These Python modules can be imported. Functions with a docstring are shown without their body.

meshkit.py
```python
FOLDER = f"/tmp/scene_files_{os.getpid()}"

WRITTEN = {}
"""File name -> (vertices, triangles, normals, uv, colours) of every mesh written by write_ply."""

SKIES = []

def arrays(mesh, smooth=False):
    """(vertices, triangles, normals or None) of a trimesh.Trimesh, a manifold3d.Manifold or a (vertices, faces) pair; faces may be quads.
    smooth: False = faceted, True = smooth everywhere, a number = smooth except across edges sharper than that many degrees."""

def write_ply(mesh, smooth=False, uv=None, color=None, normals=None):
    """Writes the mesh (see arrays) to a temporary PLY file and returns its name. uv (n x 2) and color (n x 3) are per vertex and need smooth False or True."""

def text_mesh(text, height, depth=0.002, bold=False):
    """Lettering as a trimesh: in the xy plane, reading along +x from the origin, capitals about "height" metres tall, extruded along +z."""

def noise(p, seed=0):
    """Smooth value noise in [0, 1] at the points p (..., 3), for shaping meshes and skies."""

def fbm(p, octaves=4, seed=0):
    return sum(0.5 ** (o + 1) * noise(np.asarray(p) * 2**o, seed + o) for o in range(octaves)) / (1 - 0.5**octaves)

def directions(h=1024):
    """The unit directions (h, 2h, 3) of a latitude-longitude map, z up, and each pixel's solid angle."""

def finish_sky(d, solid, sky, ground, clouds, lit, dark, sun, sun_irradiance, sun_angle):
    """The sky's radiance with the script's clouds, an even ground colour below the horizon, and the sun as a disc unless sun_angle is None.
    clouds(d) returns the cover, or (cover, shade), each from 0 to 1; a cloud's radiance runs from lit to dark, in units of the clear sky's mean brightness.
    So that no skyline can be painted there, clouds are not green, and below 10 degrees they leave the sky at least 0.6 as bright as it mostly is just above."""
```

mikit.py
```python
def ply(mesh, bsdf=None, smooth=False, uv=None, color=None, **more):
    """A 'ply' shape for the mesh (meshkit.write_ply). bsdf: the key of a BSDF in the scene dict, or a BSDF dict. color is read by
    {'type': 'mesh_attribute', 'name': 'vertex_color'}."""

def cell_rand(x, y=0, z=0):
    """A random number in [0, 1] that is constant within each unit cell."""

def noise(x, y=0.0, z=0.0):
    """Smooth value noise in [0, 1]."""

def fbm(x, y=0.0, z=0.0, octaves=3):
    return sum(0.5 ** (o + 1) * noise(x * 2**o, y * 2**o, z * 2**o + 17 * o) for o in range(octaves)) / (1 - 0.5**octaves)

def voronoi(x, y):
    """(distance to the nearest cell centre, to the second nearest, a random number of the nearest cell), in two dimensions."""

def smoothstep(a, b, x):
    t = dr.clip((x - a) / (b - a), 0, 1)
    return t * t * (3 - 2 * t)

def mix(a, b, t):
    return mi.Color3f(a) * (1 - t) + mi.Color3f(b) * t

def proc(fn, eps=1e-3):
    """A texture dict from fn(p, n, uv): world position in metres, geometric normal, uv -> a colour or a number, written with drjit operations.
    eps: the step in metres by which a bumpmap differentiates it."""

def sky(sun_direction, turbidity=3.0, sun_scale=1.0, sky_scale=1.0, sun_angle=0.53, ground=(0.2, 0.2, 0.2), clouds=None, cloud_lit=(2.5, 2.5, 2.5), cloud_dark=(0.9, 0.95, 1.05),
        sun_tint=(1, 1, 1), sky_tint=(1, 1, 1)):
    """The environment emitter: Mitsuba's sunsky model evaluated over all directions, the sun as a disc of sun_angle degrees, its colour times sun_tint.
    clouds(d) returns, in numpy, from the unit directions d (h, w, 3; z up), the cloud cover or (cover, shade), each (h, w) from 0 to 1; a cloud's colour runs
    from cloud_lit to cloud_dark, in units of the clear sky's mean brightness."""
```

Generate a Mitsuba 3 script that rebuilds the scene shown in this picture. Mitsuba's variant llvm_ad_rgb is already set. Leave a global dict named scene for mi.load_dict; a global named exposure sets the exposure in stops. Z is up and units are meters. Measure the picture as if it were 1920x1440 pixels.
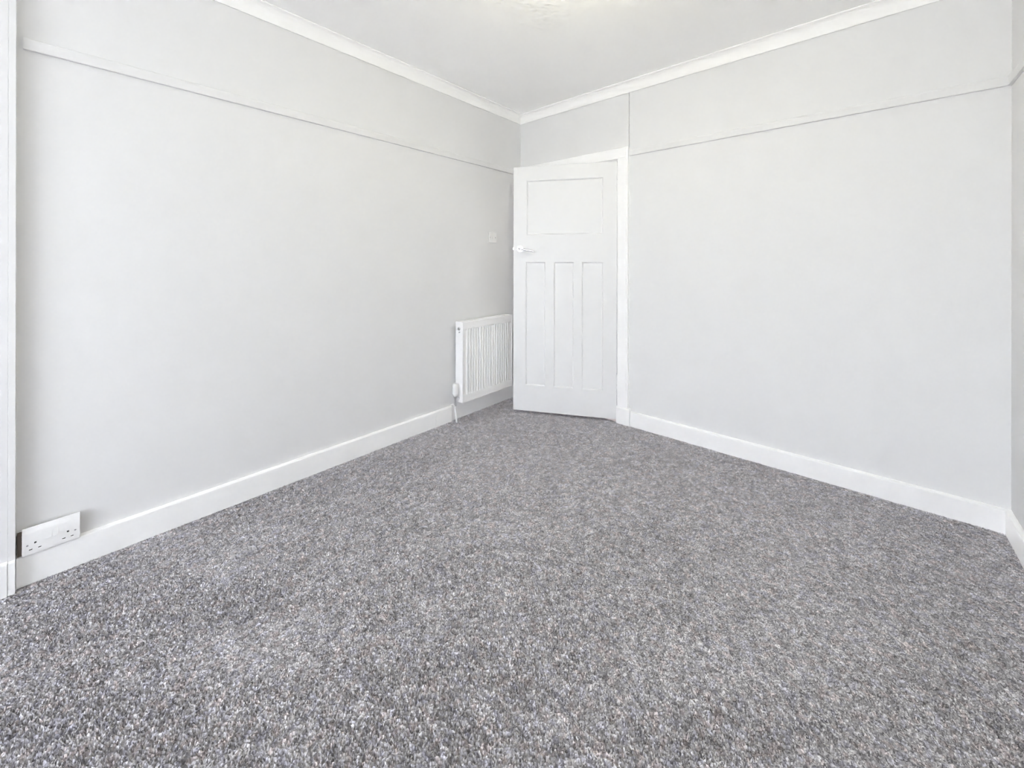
import math, random
import numpy as np, trimesh, drjit as dr, mitsuba as mi, mikit, meshkit
import manifold3d as m3
from mikit import proc, noise, fbm, voronoi, smoothstep, mix

random.seed(7)
scene, labels = {"type": "scene"}, {}
T = mi.ScalarTransform4f

# ------------------------------------------------------------------ camera
# x runs along the door wall to the right, y towards the door wall, z up; the camera stands above the origin
YAW, FOCAL, HORIZON, ROLL, EYE = 0.720327, 747.62, 492.44, 0.00178, 1.235
fwd = np.array([-math.sin(YAW), math.cos(YAW), 0.0])
rgt = np.array([math.cos(YAW), math.sin(YAW), 0.0])
up = np.array([0, 0, 1.0]) - ROLL * rgt
scene["camera"] = {
    "type": "perspective", "fov": 2 * math.degrees(math.atan(960 / FOCAL)), "fov_axis": "x",
    "principal_point_offset_x": 0.0, "principal_point_offset_y": (720 - HORIZON) / 1440,
    "near_clip": 0.01, "far_clip": 1000.0,
    "to_world": T().look_at(origin=[0, 0, EYE], target=[float(fwd[0]), float(fwd[1]), EYE], up=[float(c) for c in up]),
}

# ------------------------------------------------------------------ sky and exposure
scene["sky"] = mikit.sky((0.25, 0.75, 0.75), turbidity=4.0, sun_scale=0.0, sky_scale=1.0, ground=(0.75, 0.75, 0.73),
                         clouds=lambda d: np.full(d.shape[:2], 0.8), cloud_lit=(1.5, 1.5, 1.5), cloud_dark=(1.0, 1.0, 1.0), sky_tint=(1.005, 0.973, 1.085))
exposure = 5.83
LAMP = (0.62, 0.575, 0.40)
HALL_FILL = (0.55, 0.53, 0.50)  # unseen hallway light, added to lift the dark wall corner beside the door

# ------------------------------------------------------------------ room measures
XL, XR, YB, YF, ZC = -2.425, 0.515, 2.882, -2.90, 2.612      # left, right, door wall, window wall, ceiling
WT = 0.15
PIER_Y, PIER_X = -0.104, -2.385
OPEN_L, OPEN_R, OPEN_T = -2.285, -1.432, 2.034                 # door opening
CASE_R, CASE_T = -1.338, 2.124
COVE_Z = 2.535
RAIL_Z0, RAIL_Z1 = 2.051, 2.098
LAMP_XY = (-0.78, 1.27)
WIN = (-1.75, 0.42, 0.40, 2.42)                                # window opening x0 x1 z0 z1

# ------------------------------------------------------------------ materials
def rgb(*c):
    return {"type": "rgb", "value": list(c)}

def ceiling_height(p, n, uv):                                  # textured paper / stipple
    a = fbm(p.x * 75, p.y * 75, p.z * 75, octaves=3)
    return smoothstep(0.35, 0.75, a)

def carpet_colour(p, n, uv):
    d1, d2, r = voronoi(p.x * 350, p.y * 350)
    s = fbm(p.x * 120, p.y * 120, octaves=2)
    k = r * 0.78 + s * 0.36 - 0.07
    c = mix((0.158, 0.151, 0.162), (0.41, 0.398, 0.414), smoothstep(0.05, 0.55, k))
    c = mix(c, (0.80, 0.788, 0.805), smoothstep(0.55, 0.95, k))
    c = mi.Color3f(c) * (0.62 + 0.42 * noise(p.x * 78, p.y * 78, 5.0) + 0.26 * noise(p.x * 34, p.y * 34, 7.0))
    tint = noise(p.x * 70, p.y * 70, 3.0)
    c = mix(c, mi.Color3f(c) * mi.Color3f(1.06, 0.99, 0.975), smoothstep(0.60, 0.88, tint))
    c = mix(c, mi.Color3f(c) * mi.Color3f(0.975, 0.98, 1.05), smoothstep(0.40, 0.14, tint))
    return c

scene["wall_paint"] = {"type": "twosided", "b": {"type": "diffuse", "reflectance": rgb(0.766, 0.766, 0.766)}}
scene["ceiling_paint"] = {"type": "twosided", "b": {"type": "bumpmap", "tex": proc(ceiling_height, eps=2e-3), "scale": 0.0045,
    "b": {"type": "principled", "base_color": rgb(0.89, 0.89, 0.88), "roughness": 0.8, "specular": 0.2}}}
scene["cove_paint"] = {"type": "twosided", "b": {"type": "principled", "base_color": rgb(0.90, 0.90, 0.89), "roughness": 0.6, "specular": 0.3}}
scene["gloss_paint"] = {"type": "twosided", "b": {"type": "principled", "base_color": rgb(0.765, 0.765, 0.767), "roughness": 0.42, "specular": 0.4}}
scene["skirting_paint"] = {"type": "twosided", "b": {"type": "principled", "base_color": rgb(0.89, 0.89, 0.885), "roughness": 0.35, "specular": 0.5}}
scene["enamel"] = {"type": "twosided", "b": {"type": "principled", "base_color": rgb(0.84, 0.84, 0.84), "roughness": 0.3, "specular": 0.5}}
scene["white_plastic"] = {"type": "twosided", "b": {"type": "principled", "base_color": rgb(0.84, 0.84, 0.835), "roughness": 0.28, "specular": 0.5}}
scene["dark_slot"] = {"type": "twosided", "b": {"type": "principled", "base_color": rgb(0.035, 0.033, 0.033), "roughness": 0.6}}
scene["box_brown"] = {"type": "twosided", "b": {"type": "principled", "base_color": rgb(0.13, 0.105, 0.085), "roughness": 0.7}}
scene["chrome"] = {"type": "twosided", "b": {"type": "principled", "base_color": rgb(0.78, 0.78, 0.79), "metallic": 1.0, "roughness": 0.22}}
scene["steel"] = {"type": "twosided", "b": {"type": "principled", "base_color": rgb(0.42, 0.42, 0.43), "metallic": 1.0, "roughness": 0.4}}
scene["threshold_wood"] = {"type": "twosided", "b": {"type": "principled", "base_color": rgb(0.72, 0.64, 0.61), "roughness": 0.5}}
scene["carpet"] = {"type": "twosided", "b": {"type": "diffuse", "reflectance": proc(carpet_colour)}}
scene["glass"] = {"type": "thindielectric"}

# ------------------------------------------------------------------ mesh helpers
def box(x0, x1, y0, y1, z0, z1):
    return m3.Manifold.cube([x1 - x0, y1 - y0, z1 - z0]).translate([x0, y0, z0])

def rounded(x0, x1, y0, y1, z0, z1, r, seg=12):
    s = m3.Manifold.sphere(r, seg)
    return m3.Manifold.batch_hull([s.translate([x, y, z]) for x in (x0 + r, x1 - r) for y in (y0 + r, y1 - r) for z in (z0 + r, z1 - r)])

def bevelled(x0, x1, y0, y1, z0, z1, b):
    """A box with its edges cut by b."""
    a = box(x0 + b, x1 - b, y0 + b, y1 - b, z0, z1)
    c = box(x0 + b, x1 - b, y0, y1, z0 + b, z1 - b)
    d = box(x0, x1, y0 + b, y1 - b, z0 + b, z1 - b)
    return (a + c + d).hull()

def cyl(p0, p1, r0, r1=None, seg=24):
    p0, p1 = np.asarray(p0, float), np.asarray(p1, float)
    h = np.linalg.norm(p1 - p0)
    m = trimesh.geometry.align_vectors([0, 0, 1], (p1 - p0) / h)
    m[:3, 3] = p0
    return m3.Manifold.cylinder(h, r0, r0 if r1 is None else r1, seg).transform(m[:3, :4])

def frustum(rect0, y0, rect1, y1):
    pts = [[x, y, z] for (x0, x1, z0, z1), y in ((rect0, y0), (rect1, y1)) for x in (x0, x1) for z in (z0, z1)]
    return m3.Manifold.hull_points(np.array(pts, float))

def solid(mesh):
    m = mesh.to_mesh() if hasattr(mesh, "to_mesh") else mesh
    return trimesh.Trimesh(np.array(m.vert_properties[:, :3]), np.array(m.tri_verts), process=False) if hasattr(m, "vert_properties") else m

def numbered(name):
    if name not in scene:
        return name
    k = 1
    while f"{name}_{k:03d}" in scene:
        k += 1
    return f"{name}_{k:03d}"

def put(name, mesh, mat, parent=None, smooth=False, **more):
    key = numbered(f"{parent}__{name}" if parent else name)
    scene[key] = mikit.ply(mesh, mat, smooth=smooth, **more)
    return key

def tag(key, label, category=None, group=None, kind=None):
    labels[key] = {"label": label}
    if category: labels[key]["category"] = category
    if group: labels[key]["group"] = group
    if kind: labels[key]["kind"] = kind

def moulding(profile, wall, a0, a1, m0=0.0, m1=0.0):
    """A closed profile [(out from the wall, z)] run along a wall from a0 to a1; m0, m1 mitre the ends (1: inside corner)."""
    n = len(profile)
    rows = []
    for a, m, s in ((a0, m0, 1), (a1, m1, -1)):
        for o, z in profile:
            t = a + s * m * o
            rows.append({"left": (XL + o, t, z), "back": (t, YB - o, z), "right": (XR - o, t, z), "pier": (PIER_X + o, t, z)}[wall])
    v = np.array(rows, float)
    f = []
    for i in range(n):
        j = (i + 1) % n
        f += [[i, j, n + j], [i, n + j, n + i]]
    caps = trimesh.creation.triangulate_polygon(__import__("shapely").Polygon(profile), engine="earcut")
    cv, cf = caps
    idx = [int(np.argmin([(p[0] - q[0]) ** 2 + (p[1] - q[1]) ** 2 for p in profile])) for q in cv]
    for t in cf:
        a, b, c = (idx[k] for k in t)
        f += [[c, b, a], [n + a, n + b, n + c]]
    mesh = trimesh.Trimesh(v, np.array(f), process=False)
    trimesh.repair.fix_normals(mesh)
    return mesh

# ------------------------------------------------------------------ the setting: walls, ceiling, floor
put("wall_left", box(XL - WT, XL, YF - WT, YB + WT, -0.1, ZC + 0.1), "wall_paint")
tag("wall_left", "long pale grey painted wall on the left with the radiator and light switch", "wall", kind="structure")

back = box(XL - WT, XR + WT, YB, YB + WT, -0.1, ZC + 0.1)
back = back - box(OPEN_L, OPEN_R, YB - 1, YB + 1, -0.006, OPEN_T) - box(CASE_R - 0.0035, CASE_R + 0.0025, YB - 0.01, YB + 0.010, CASE_T - 0.02, COVE_Z + 0.03)
put("wall_back", back, "wall_paint")
tag("wall_back", "pale grey painted wall around and to the right of the white door", "wall", kind="structure")

put("wall_right", box(XR, XR + WT, YF - WT, YB + WT, -0.1, ZC + 0.1), "wall_paint")
tag("wall_right", "narrow strip of pale grey wall at the right edge", "wall", kind="structure")

front = box(XL - WT, XR + WT, YF - WT, YF, -0.1, ZC + 0.1) - box(WIN[0], WIN[1], YF - 1, YF + 1, WIN[2], WIN[3])
put("wall_front", front, "wall_paint")
tag("wall_front", "pale grey window wall behind the camera", "wall", kind="structure")

put("wall_pier", box(XL, PIER_X, YF, PIER_Y, -0.006, ZC) - box(PIER_X - 0.0015, PIER_X + 0.01, PIER_Y - 0.0181, PIER_Y - 0.0172, 0.05, ZC), "wall_paint")
tag("wall_pier", "shallow pier of wall projecting at the left edge beside the socket", "wall", kind="structure")
put("corner_bead", bevelled(PIER_X - 0.01, PIER_X + 0.0012, PIER_Y - 0.0172, PIER_Y + 0.0006, 0.118, ZC - 0.001, 0.0006), "wall_paint", "wall_pier")

put("ceiling", box(XL - WT, XR + WT, YF - WT, YB + WT, ZC, ZC + 0.12), "ceiling_paint")
tag("ceiling", "white ceiling with a stippled texture", "ceiling", kind="structure")

def carpet_mesh():
    """The cut pile as a fine relief: a tuft top at every point of a jittered grid."""
    rng = np.random.default_rng(11)
    step = 0.0031
    xs = np.arange(XL - 0.01, XR + 0.01, step)
    ys = np.concatenate([np.arange(YF - 0.01, -0.25, 0.02), np.arange(-0.25, YB + 0.05, step)])
    gx, gy = np.meshgrid(xs, ys, indexing="ij")
    nx, ny = gx.shape
    x = gx + rng.uniform(-0.36, 0.36, gx.shape) * step
    y = gy + rng.uniform(-0.36, 0.36, gx.shape) * step
    q = np.stack([x, y, 0 * x], -1)
    lay = meshkit.fbm(q * np.array([3.2, 2.1, 1]) + 5, 3, 3)                   # where the pile lies flat or stands open
    streak = meshkit.fbm(q @ np.array([[0.79, -0.61, 0], [0.61, 0.79, 0], [0, 0, 1]]).T * np.array([5.5, 1.6, 1]) + 9, 3, 6)   # brushed bands
    tone_ramp = np.clip((y - 0.2) / 1.9, 0, 1)                                       # pile depth shaped to shade the foreground darker and keep the far floor lighter
    amp = 0.0130 - 0.0098 * tone_ramp
    amp = amp * (0.55 + 0.9 * np.clip((0.5 * lay + 0.5 * streak - 0.30) / 0.40, 0, 1))
    tuft = rng.random(gx.shape)
    clump = meshkit.noise(q * 70, 9)
    z = -0.0012 - amp * tuft - 0.0016 * clump - 0.002 * meshkit.noise(q * 9, 4)
    v = np.stack([x, y, z], -1).reshape(-1, 3)
    i, j = np.meshgrid(np.arange(nx - 1), np.arange(ny - 1), indexing="ij")
    a = (i * ny + j).ravel()
    f = np.vstack([np.stack([a, a + ny, a + ny + 1], 1), np.stack([a, a + ny + 1, a + 1], 1)])
    # a plain underside closes the sheet
    b = len(v)
    x0, x1, y0, y1 = xs[0], xs[-1], ys[0], ys[-1]
    v = np.vstack([v, [[x0, y0, -0.04], [x1, y0, -0.04], [x1, y1, -0.04], [x0, y1, -0.04]]])
    f = np.vstack([f, [[b, b + 2, b + 1], [b, b + 3, b + 2]]])
    return trimesh.Trimesh(v, f, process=False)

put("floor", carpet_mesh(), "carpet", smooth=True)
tag("floor", "grey flecked cut pile carpet covering the whole floor", "carpet floor", kind="structure")

# the hallway that the open door leads to
hall = box(XL - 0.2, XR + 0.2, YB + WT, YB + 1.4, -0.1, ZC + 0.1) - box(XL - 0.1, XR + 0.1, YB + WT - 0.5, YB + 1.3, -0.03, ZC)
put("wall_hallway", hall, "wall_paint")
tag("wall_hallway", "pale walls of the hallway behind the open door", "wall", kind="structure")
put("floor_hallway", box(XL - 0.1, XR + 0.1, YB + 0.03, YB + 1.3, -0.03, -0.004), "carpet")
tag("floor_hallway", "grey carpet of the hallway behind the door", "carpet floor", kind="structure")

# ------------------------------------------------------------------ window behind the camera
def window():
    x0, x1, z0, z1 = WIN
    y0, y1 = YF - 0.10, YF - 0.04
    w = 0.055
    frame = box(x0, x1, y0, y1, z0, z1)
    thirds = np.linspace(x0, x1, 4)
    holes = []
    for k in range(3):
        a = thirds[k] + (w if k == 0 else w / 2)
        b = thirds[k + 1] - (w if k == 2 else w / 2)
        holes.append((a, b))
        frame = frame - box(a, b, y0 - 1, y1 + 1, z0 + w, z1 - w)
    put("frame", frame, "white_plastic", "window_1")
    for a, b in holes:
        ym = (y0 + y1) / 2
        pane = trimesh.Trimesh([[a - .01, ym, z0 + w - .01], [b + .01, ym, z0 + w - .01], [b + .01, ym, z1 - w + .01], [a - .01, ym, z1 - w + .01]], [[0, 1, 2], [0, 2, 3]], process=False)
        put("pane", pane, "glass", "window_1")
    put("sill", bevelled(x0 - 0.04, x1 + 0.04, YF - 0.05, YF + 0.10, z0 - 0.03, z0, 0.006), "gloss_paint", "window_1")
    tag("window_1", "wide white framed window behind the camera", "window", kind="structure")
window()

# ------------------------------------------------------------------ coving, picture rail, skirting
def cove_profile():
    p, drop = 0.056, ZC - COVE_Z
    pts = [(0, COVE_Z + 0.009), (0.0050, COVE_Z + 0.009), (0.0050, COVE_Z), (0.0085, COVE_Z), (0.0085, COVE_Z + 0.007)]
    c = (p - 0.010, COVE_Z + 0.008)                      # a hollow quarter between wall and ceiling
    for k in range(11):
        t = k / 10 * math.pi / 2
        pts.append((0.0090 + (p - 0.0200) * (1 - math.cos(t)), COVE_Z + 0.008 + (drop - 0.016) * math.sin(t)))
    pts += [(p - 0.010, ZC - 0.0078), (p - 0.0005, ZC - 0.0075), (p, ZC - 0.007), (p, ZC + 0.002), (0, ZC + 0.002)]
    return pts
CP = cove_profile()
put("left_run", moulding(CP, "left", YF, YB, 0, 1), "cove_paint", "trim_1", smooth=35)
put("back_run", moulding(CP, "back", XL, XR, 1, 1), "cove_paint", "trim_1", smooth=35)
put("right_run", moulding(CP, "right", YF, YB, 0, 1), "cove_paint", "trim_1", smooth=35)
tag("trim_1", "white plaster coving running around the top of the walls", "coving", kind="structure")

RP = [(0, RAIL_Z0), (0.0125, RAIL_Z0), (0.0135, RAIL_Z0 + 0.002), (0.0135, RAIL_Z1 - 0.014), (0.012, RAIL_Z1 - 0.006), (0.008, RAIL_Z1 - 0.001), (0.004, RAIL_Z1), (0, RAIL_Z1)]
put("trim_2", moulding(RP, "left", PIER_Y + 0.016, YB), "wall_paint")
tag("trim_2", "grey painted picture rail high on the left wall", "picture rail", kind="structure")
put("trim_3", moulding(RP, "back", CASE_R + 0.004, XR, 0, 1), "wall_paint")
tag("trim_3", "grey painted picture rail on the wall right of the door", "picture rail", kind="structure")
put("trim_4", moulding(RP, "right", YF, YB, 0, 1), "wall_paint")
tag("trim_4", "short stretch of grey picture rail at the right edge", "picture rail", kind="structure")

def skirt(t, h):
    return [(0, -0.006), (t, -0.006), (t, h - 0.010), (t - 0.002, h - 0.005), (t * 0.45, h - 0.0005), (t * 0.3, h), (0, h)]
SK = skirt(0.020, 0.113)
put("board", moulding(SK, "left", PIER_Y + 0.001, 1.878), "skirting_paint", "baseboard_left", smooth=25)
put("board", moulding(skirt(0.0205, 0.1135), "left", 1.8795, 2.034), "skirting_paint", "baseboard_left", smooth=25)
put("board", moulding(skirt(0.012, 0.122), "left", 2.035, YB), "skirting_paint", "baseboard_left", smooth=25)
tag("baseboard_left", "white gloss skirting board along the left wall", "skirting board", kind="structure")
put("baseboard_back", moulding(skirt(0.020, 0.106), "back", CASE_R + 0.019, XR, 0, 1), "skirting_paint", smooth=25)
tag("baseboard_back", "white gloss skirting board right of the door", "skirting board", kind="structure")
put("baseboard_right", moulding(skirt(0.020, 0.108), "right", YF, YB, 0, 1), "skirting_paint", smooth=25)
tag("baseboard_right", "white gloss skirting board at the right edge", "skirting board", kind="structure")
put("board", moulding(skirt(0.010, 0.122), "pier", YF, PIER_Y - 0.018), "skirting_paint", "baseboard_pier", smooth=25)
put("board", moulding(skirt(0.008, 0.120), "pier", PIER_Y - 0.0172, PIER_Y), "skirting_paint", "baseboard_pier", smooth=25)
tag("baseboard_pier", "short white skirting board around the pier at the left edge", "skirting board", kind="structure")

# ------------------------------------------------------------------ door casing
def casing():
    t = 0.019
    y1 = YB
    def leg(x0, x1, z0, z1, outer):
        body = bevelled(x0, x1, y1 - t, y1 + 0.004, z0, z1, 0.0035)
        bead = bevelled(*((x1 - 0.018, x1) if outer > 0 else (x0, x0 + 0.018)), y1 - t - 0.005, y1, z0, z1, 0.003)
        return body + bead
    put("upright", leg(OPEN_R + 0.004, CASE_R, 0.128, CASE_T, 1), "skirting_paint", "trim_5")
    put("upright", leg(XL + 0.022, OPEN_L - 0.010, 0.128, OPEN_T + 0.006, -1), "skirting_paint", "trim_5")
    put("head", bevelled(XL + 0.001, CASE_R, y1 - t - 0.001, y1 + 0.004, OPEN_T + 0.007, CASE_T, 0.0035), "skirting_paint", "trim_5")
    for a, b in ((OPEN_R + 0.002, CASE_R + 0.017), (XL + 0.013, OPEN_L - 0.004)):
        blk = box(a, b, y1 - 0.029, y1, -0.006, 0.117) + frustum((a, b, 0.117, 0.118), y1, (a, b, 0.117, 0.1175), y1 - 0.029)
        pts = [(a, y1, -0.006), (b, y1, -0.006), (a, y1 - 0.029, -0.006), (b, y1 - 0.029, -0.006), (a, y1 - 0.029, 0.115), (b, y1 - 0.029, 0.115), (a, y1 - 0.018, 0.128), (b, y1 - 0.018, 0.128), (a, y1, 0.128), (b, y1, 0.128)]
        put("plinth_block", m3.Manifold.hull_points(np.array(pts)), "skirting_paint", "trim_5")
    # lining of the opening, with its stop
    lin = box(OPEN_L, OPEN_R, y1 + 0.001, y1 + WT - 0.001, -0.004, OPEN_T) - box(OPEN_L + 0.012, OPEN_R - 0.004, y1 - 1, y1 + 1, -1, OPEN_T - 0.004)
    put("lining", lin, "skirting_paint", "trim_5")
    put("stop", box(OPEN_L + 0.012, OPEN_R - 0.004, y1 + 0.045, y1 + 0.075, 0.02, OPEN_T - 0.004) - box(OPEN_L + 0.026, OPEN_R - 0.018, y1 - 1, y1 + 1, -1, OPEN_T - 0.02), "skirting_paint", "trim_5")
    put("threshold", bevelled(OPEN_L + 0.013, OPEN_R - 0.005, y1 - 0.006, y1 + 0.03, -0.006, 0.008, 0.002), "threshold_wood", "trim_5")
    labels["trim_5__threshold"] = {"label": "pinkish wooden threshold strip under the door"}
    tag("trim_5", "white painted door casing with plinth blocks around the doorway", "door frame", kind="structure")
casing()

# ------------------------------------------------------------------ door, ajar; local frame: x from hinge to free edge, y out to the room, z up
HINGE = np.array([-1.436, 2.874, 0.0])
FREE = np.array([-2.185, 2.496, 0.0])
dd = (FREE - HINGE) / np.linalg.norm(FREE - HINGE)
nn = np.array([-dd[1], dd[0], 0.0])
DOOR = np.array([[dd[0], nn[0], 0, HINGE[0]], [dd[1], nn[1], 0, HINGE[1]], [0, 0, 1, 0]], float)

def door():
    def on(m):
        return m.transform(DOOR)
    W, Z0, Z1, TH = 0.831, 0.014, 2.026, 0.042
    leaf = bevelled(-0.002, W, -TH, 0, Z0, Z1, 0.002)
    panels = [(0.104, 0.720, 1.463, 1.910), (0.562, 0.728, 0.226, 1.241), (0.333, 0.494, 0.226, 1.241), (0.102, 0.270, 0.226, 1.241)]
    for a, b, c, d in panels:
        m = 0.011
        for s in (1, -1):
            y = 0 if s > 0 else -TH
            leaf = leaf - frustum((a, b, c, d), y + s * 0.0005, (a + m, b - m, c + m, d - m), y - s * 0.010)
        leaf = leaf - box(a + m, b - m, -TH, 0, c + m, d - m)
    put("leaf", on(leaf), "gloss_paint", "door_1")
    for a, b, c, d in panels:
        m = 0.009
        put("panel", on(box(a + m, b - m, -TH + 0.0102, -0.0102, c + m, d - m)), "gloss_paint", "door_1")
    # lever handle on its rose
    hx, hz = 0.772, 1.349
    rose = on(cyl((hx, 0, hz), (hx, 0.007, hz), 0.027, 0.025, 40))
    h = put("handle", rose, "chrome", "door_1", smooth=30)
    tip = np.array([0.655, 0.050, hz - 0.022])
    pts = [np.array([hx, 0.004, hz]), np.array([hx, 0.042, hz]), np.array([hx - 0.012, 0.050, hz - 0.002]), tip]
    lever = m3.Manifold()
    for (p, r), (q, s) in zip(zip(pts, (0.009, 0.009, 0.009)), zip(pts[1:], (0.009, 0.009, 0.0075))):
        a = m3.Manifold.sphere(r, 20).translate(list(p))
        b = m3.Manifold.sphere(s, 20).translate(list(q))
        lever = lever + (a + b).hull()
    put("lever", on(lever), "chrome", h, smooth=40)
    labels[h] = {"label": "polished chrome lever handle on a round rose"}
    put("latch", on(rounded(W - 0.004, W + 0.010, -0.026, -0.012, 1.340, 1.364, 0.003)), "chrome", "door_1", smooth=40)
    labels["door_1__latch"] = {"label": "chrome latch tongue in the door edge"}
    # hinges on the right
    for z0 in (0.245, 1.800):
        c = (-0.004, 0.0055)
        hk = None
        for k in range(3):
            seg = on(cyl((c[0], c[1], z0 + k * 0.042), (c[0], c[1], z0 + k * 0.042 + 0.038), 0.0062, None, 16))
            if hk is None:
                hk = put("hinge", seg, "gloss_paint", "door_1", smooth=40)
            else:
                put("knuckle", seg, "gloss_paint", hk, smooth=40)
        put("pin", on(cyl((c[0], c[1], z0 - 0.003), (c[0], c[1], z0 + 0.125), 0.0045, None, 16)), "steel", hk, smooth=40)
    tag("door_1", "white four panel door standing ajar in the far corner", "door", kind="structure")
door()

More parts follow.
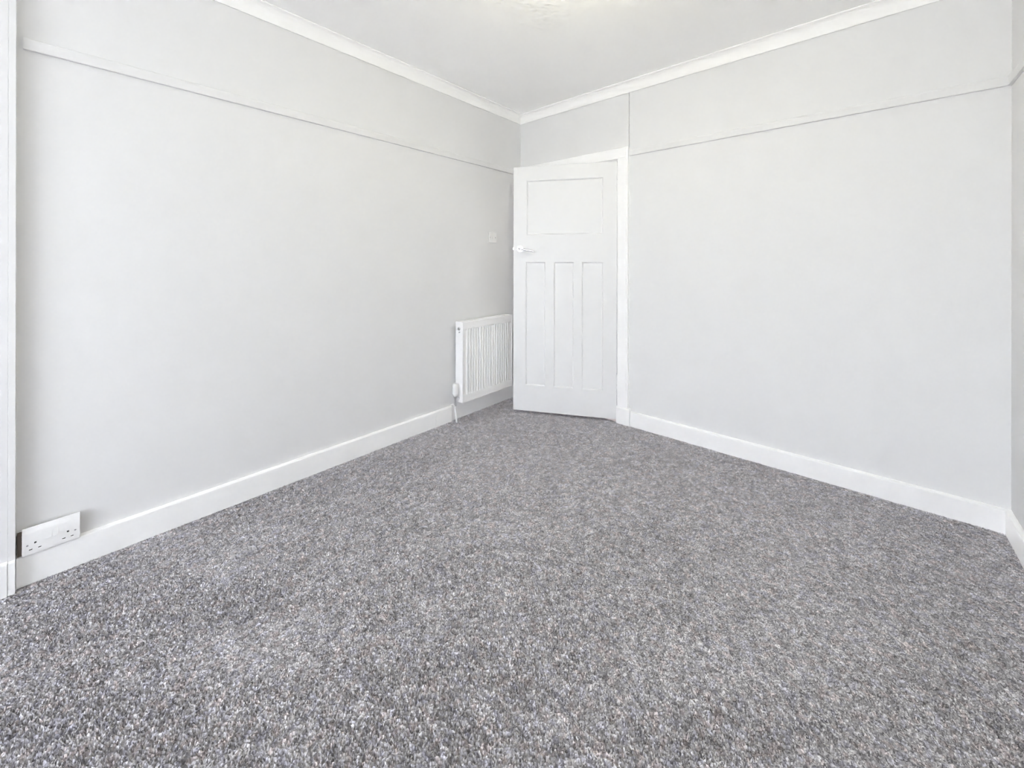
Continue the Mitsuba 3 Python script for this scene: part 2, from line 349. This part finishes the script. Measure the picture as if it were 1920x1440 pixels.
# ------------------------------------------------------------------ radiator on the left wall, partly behind the door
def radiator():
    key = "radiator"
    x0, x1 = XL + 0.032, XL + 0.112
    y0, y1, z0, z1 = 2.062, 2.640, 0.152, 0.775
    # pressed front panel with rounded vertical flutes
    ny_, m = [], 0.042
    ya, yb, za, zb = y0 + m - 0.006, y1 - m + 0.006, z0 + 0.052, z1 - 0.055
    ys = np.unique(np.concatenate([[y0 + 0.002, ya], np.linspace(ya, yb, 18 * 12 + 1), [yb, y1 - 0.002]]))
    zs = np.concatenate([[z0 + 0.004, za - 0.012, za - 0.006], np.linspace(za, za + 0.016, 6), np.linspace(zb - 0.016, zb, 6), [zb + 0.006, zb + 0.012, z1 - 0.004]])
    def depth(y, z):
        on_y = (y >= ya) & (y <= yb)
        ph = (y - ya) / (yb - ya) * 18 % 1.0
        groove = 1 - np.clip((0.5 + 0.5 * np.cos(2 * np.pi * ph)) * 1.9 - 0.55, 0, 1)     # 1 on the rib, 0 in the groove
        e = np.clip(np.minimum(z - za, zb - z) / 0.014, 0, 1)
        e = e * e * (3 - 2 * e)
        return np.where(on_y, -0.0115 * (1 - groove) * e, 0.0)
    gy, gz = np.meshgrid(ys, zs, indexing="ij")
    gx = x1 + depth(gy, gz)
    v = np.stack([gx, gy, gz], -1).reshape(-1, 3)
    a, b = gy.shape
    i, j = np.meshgrid(np.arange(a - 1), np.arange(b - 1), indexing="ij")
    k = (i * b + j).ravel()
    f = np.vstack([np.stack([k, k + b, k + b + 1], 1), np.stack([k, k + b + 1, k + 1], 1)])
    # the sheet's back, so that it has thickness
    o = len(v)
    v2 = v.copy(); v2[:, 0] = x1 - 0.013
    edge = []
    ring = [i_ * b for i_ in range(a)] + [(a - 1) * b + j_ for j_ in range(1, b)] + [i_ * b + b - 1 for i_ in range(a - 2, -1, -1)] + [j_ for j_ in range(b - 2, 0, -1)]
    for p, q in zip(ring, ring[1:] + ring[:1]):
        edge += [[p, p + o, q + o], [p, q + o, q]]
    f = np.vstack([f, f[:, ::-1] + o, np.array(edge)])
    mesh = trimesh.Trimesh(np.vstack([v, v2]), f, process=False)
    trimesh.repair.fix_normals(mesh)
    put("front_panel", mesh, "enamel", key, smooth=50)
    put("back_panel", box(x0, x0 + 0.012, y0 + 0.004, y1 - 0.004, z0 + 0.004, z1 - 0.004), "enamel", key)
    for yy in (y0, y1 - 0.004):
        put("side_panel", rounded(x0 - 0.002, x1 + 0.0015, yy - 0.003, yy + 0.004, z0 - 0.004, z1, 0.003), "enamel", key, smooth=40)
    top = bevelled(x0 + 0.002, x1 - 0.001, y0 + 0.004, y1 - 0.004, z1 - 0.010, z1 - 0.001, 0.002)
    for k in range(34):
        yy = y0 + 0.03 + k * 0.0155
        top = top - box(x0 + 0.022, x1 - 0.024, yy, yy + 0.009, z1 - 0.02, z1 + 0.01)
    put("top_grille", top, "enamel", key)
    put("bottom_lip", bevelled(x1 - 0.014, x1 + 0.001, y0 + 0.003, y1 - 0.003, z0 - 0.002, z0 + 0.004, 0.001), "enamel", key)
    for yy in (y0 + 0.12, y1 - 0.12):
        put("bracket", box(XL + 0.0015, x0 + 0.002, yy, yy + 0.03, z0 + 0.05, z1 - 0.05), "steel", key)
    # bleed plug in the end panel
    px, pz = (x0 + x1) / 2 + 0.001, z1 - 0.055
    plug = put("bleed_plug", cyl((px, y0 - 0.002, pz), (px, y0 - 0.012, pz), 0.013, 0.011, 6), "steel", key)
    put("bleed_pin", cyl((px + 0.006, y0 - 0.002, pz - 0.026), (px + 0.006, y0 - 0.010, pz - 0.026), 0.0055, None, 12), "steel", plug)
    labels[plug] = {"label": "grey metal bleed plug at the top of the end panel"}
    # thermostatic valve and its tail
    vx, vy = XL + 0.072, 2.022
    body = cyl((vx, vy, 0.135), (vx, vy, 0.205), 0.0095) + cyl((vx, vy, 0.180), (vx, y0, 0.180), 0.010) + cyl((vx, vy + 0.014, 0.180), (vx, vy + 0.030, 0.180), 0.0145, None, 6) + cyl((vx, vy, 0.132), (vx, vy, 0.152), 0.0135, None, 6) + cyl((vx, vy, 0.196), (vx, vy, 0.207), 0.015)
    valve = put("valve", body, "chrome", key, smooth=30)
    prof = [(0.0, 0.206), (0.015, 0.206), (0.020, 0.214), (0.0245, 0.226), (0.0245, 0.236), (0.0215, 0.262), (0.0215, 0.298), (0.018, 0.303), (0.0, 0.303)]
    head = trimesh.creation.revolve(np.array(prof), sections=36)
    ang = np.arctan2(head.vertices[:, 1], head.vertices[:, 0])
    rr = np.hypot(head.vertices[:, 0], head.vertices[:, 1])
    s = np.where((head.vertices[:, 2] > 0.22) & (rr > 0.019), 1 - 0.035 * (np.cos(ang * 18) < 0), 1.0)
    head.vertices[:, :2] *= s[:, None]
    head.apply_translation([vx, vy, 0])
    hd = put("valve_head", head, "white_plastic", valve, smooth=45)
    labels[valve] = {"label": "chrome thermostatic radiator valve"}
    labels[hd] = {"label": "white ribbed thermostat head"}
    pipe = m3.Manifold()
    path = [(vx, vy, 0.136), (vx - 0.001, vy + 0.003, 0.10), (vx - 0.006, vy + 0.014, 0.04), (vx - 0.010, vy + 0.024, -0.01)]
    for p, q in zip(path, path[1:]):
        pipe = pipe + (m3.Manifold.sphere(0.0072, 16).translate(list(p)) + m3.Manifold.sphere(0.0072, 16).translate(list(q))).hull()
    put("supply_pipe", pipe, "enamel", key, smooth=40)
    labels["radiator__supply_pipe"] = {"label": "white painted pipe going into the carpet"}
    tag(key, "white panel radiator with vertical flutes on the left wall behind the door", "radiator")
radiator()

# ------------------------------------------------------------------ double socket low on the left wall, by the pier
def socket():
    key = "wall_socket"
    ya, yb, za, zb = -0.0885, 0.0612, 0.1095, 0.2135
    xf = XL + 0.032
    put("back_box", box(XL, xf - 0.011, ya - 0.012, yb - 0.006, za + 0.004, zb - 0.016), "box_brown", key)
    labels["wall_socket__back_box"] = {"label": "dark brown back box seen in the gap beside the plate"}
    # plate: bowed front, thin edge
    prof = [(0, za), (0.006, za), (0.0095, za + 0.004), (0.0108, za + 0.012), (0.0112, za + 0.5 * (zb - za)), (0.0108, zb - 0.022), (0.0072, zb - 0.012), (0.006, zb - 0.004), (0.0045, zb), (0, zb)]
    import shapely
    poly = shapely.Polygon(prof)
    plate = m3.CrossSection([np.array(prof)]).extrude(yb - ya)       # (out, z, along)
    plate = plate.transform(np.array([[1, 0, 0, xf - 0.011], [0, 0, 1, ya], [0, 1, 0, 0]], float))
    if plate.volume() < 0 or plate.is_empty():
        plate = bevelled(xf - 0.011, xf, ya, yb, za, zb, 0.003)
    slots = []
    yc0 = [-0.0555, 0.0285]
    for yc in yc0:
        slots.append(box(xf - 0.006, xf + 0.01, yc - 0.0028, yc + 0.0028, 0.1500, 0.1572))
        slots += [box(xf - 0.006, xf + 0.01, yc + s * 0.0112 - 0.0042, yc + s * 0.0112 + 0.0042, 0.1290, 0.1330) for s in (-1, 1)]
    screws = (-0.0752, 0.0484)
    cut = plate
    for s in slots:
        cut = cut - s
    put("plate", cut, "white_plastic", key, smooth=30)
    for s in slots:
        b = s.bounding_box()
        put("pin_slot", box(xf - 0.0050, xf - 0.0022, b[1] - 0.0003, b[4] + 0.0003, b[2] - 0.0003, b[5] + 0.0003), "dark_slot", key)
    for y in screws:
        put("screw", cyl((xf - 0.002, y, 0.1502), (xf + 0.0006, y, 0.1502), 0.0030, None, 14), "steel", key)
    for y0, y1 in ((-0.0295, -0.0145), (-0.0115, 0.0030)):
        pts = np.array([(x, y, z) for y in (y0, y1) for x, z in ((xf - 0.003, 0.1555), (xf + 0.0042, 0.1560), (xf + 0.0012, 0.1835), (xf - 0.003, 0.1835))])
        put("rocker", m3.Manifold.hull_points(pts), "white_plastic", key)
    tag(key, "white double wall socket with two rockers just above the skirting at far left", "socket")
socket()

# ------------------------------------------------------------------ light switch
def light_switch():
    key = "light_switch"
    ya, yb, za, zb = 2.451, 2.546, 1.408, 1.497
    put("plate", bevelled(XL, XL + 0.011, ya, yb, za, zb, 0.0035), "white_plastic", key)
    yc, zc = (ya + yb) / 2, (za + zb) / 2
    pts = np.array([(x, y, z) for y in (yc - 0.006, yc + 0.006) for x, z in ((XL + 0.009, zc - 0.013), (XL + 0.0165, zc - 0.013), (XL + 0.0125, zc + 0.013), (XL + 0.009, zc + 0.013))])
    put("rocker", m3.Manifold.hull_points(pts), "white_plastic", key)
    for y in (ya + 0.016, yb - 0.016):
        put("screw", cyl((XL + 0.009, y, zc), (XL + 0.0118, y, zc), 0.0042, None, 14), "steel", key)
    tag(key, "small square white light switch on the left wall beside the door", "light switch")
light_switch()

# ------------------------------------------------------------------ ceiling light, just above the frame
def pendant(key, x, y, zc, r, radiance, label):
    put("ceiling_rose", cyl((x, y, ZC - 0.022), (x, y, ZC + 0.001), 0.045, 0.05, 32), "white_plastic", key, smooth=30)
    put("cord", cyl((x, y, zc + r), (x, y, ZC - 0.02), 0.004, None, 10), "white_plastic", key, smooth=40)
    put("lamp_holder", cyl((x, y, zc + r - 0.006), (x, y, zc + r + 0.028), 0.022, 0.018, 24), "white_plastic", key, smooth=30)
    globe = trimesh.creation.icosphere(3, r)
    globe.apply_translation([x, y, zc])
    put("globe", globe, "white_plastic", key, smooth=True, emitter={"type": "area", "radiance": rgb(*radiance)})
    tag(key, label, "pendant light")
pendant("pendant_light", *LAMP_XY, 2.37, 0.10, LAMP, "white globe pendant light hanging from the room ceiling just above the frame")
pendant("hallway_fill", -1.55, YB + 0.80, 2.30, 0.10, HALL_FILL, "unseen white globe light added in the hallway to brighten the corner by the door")
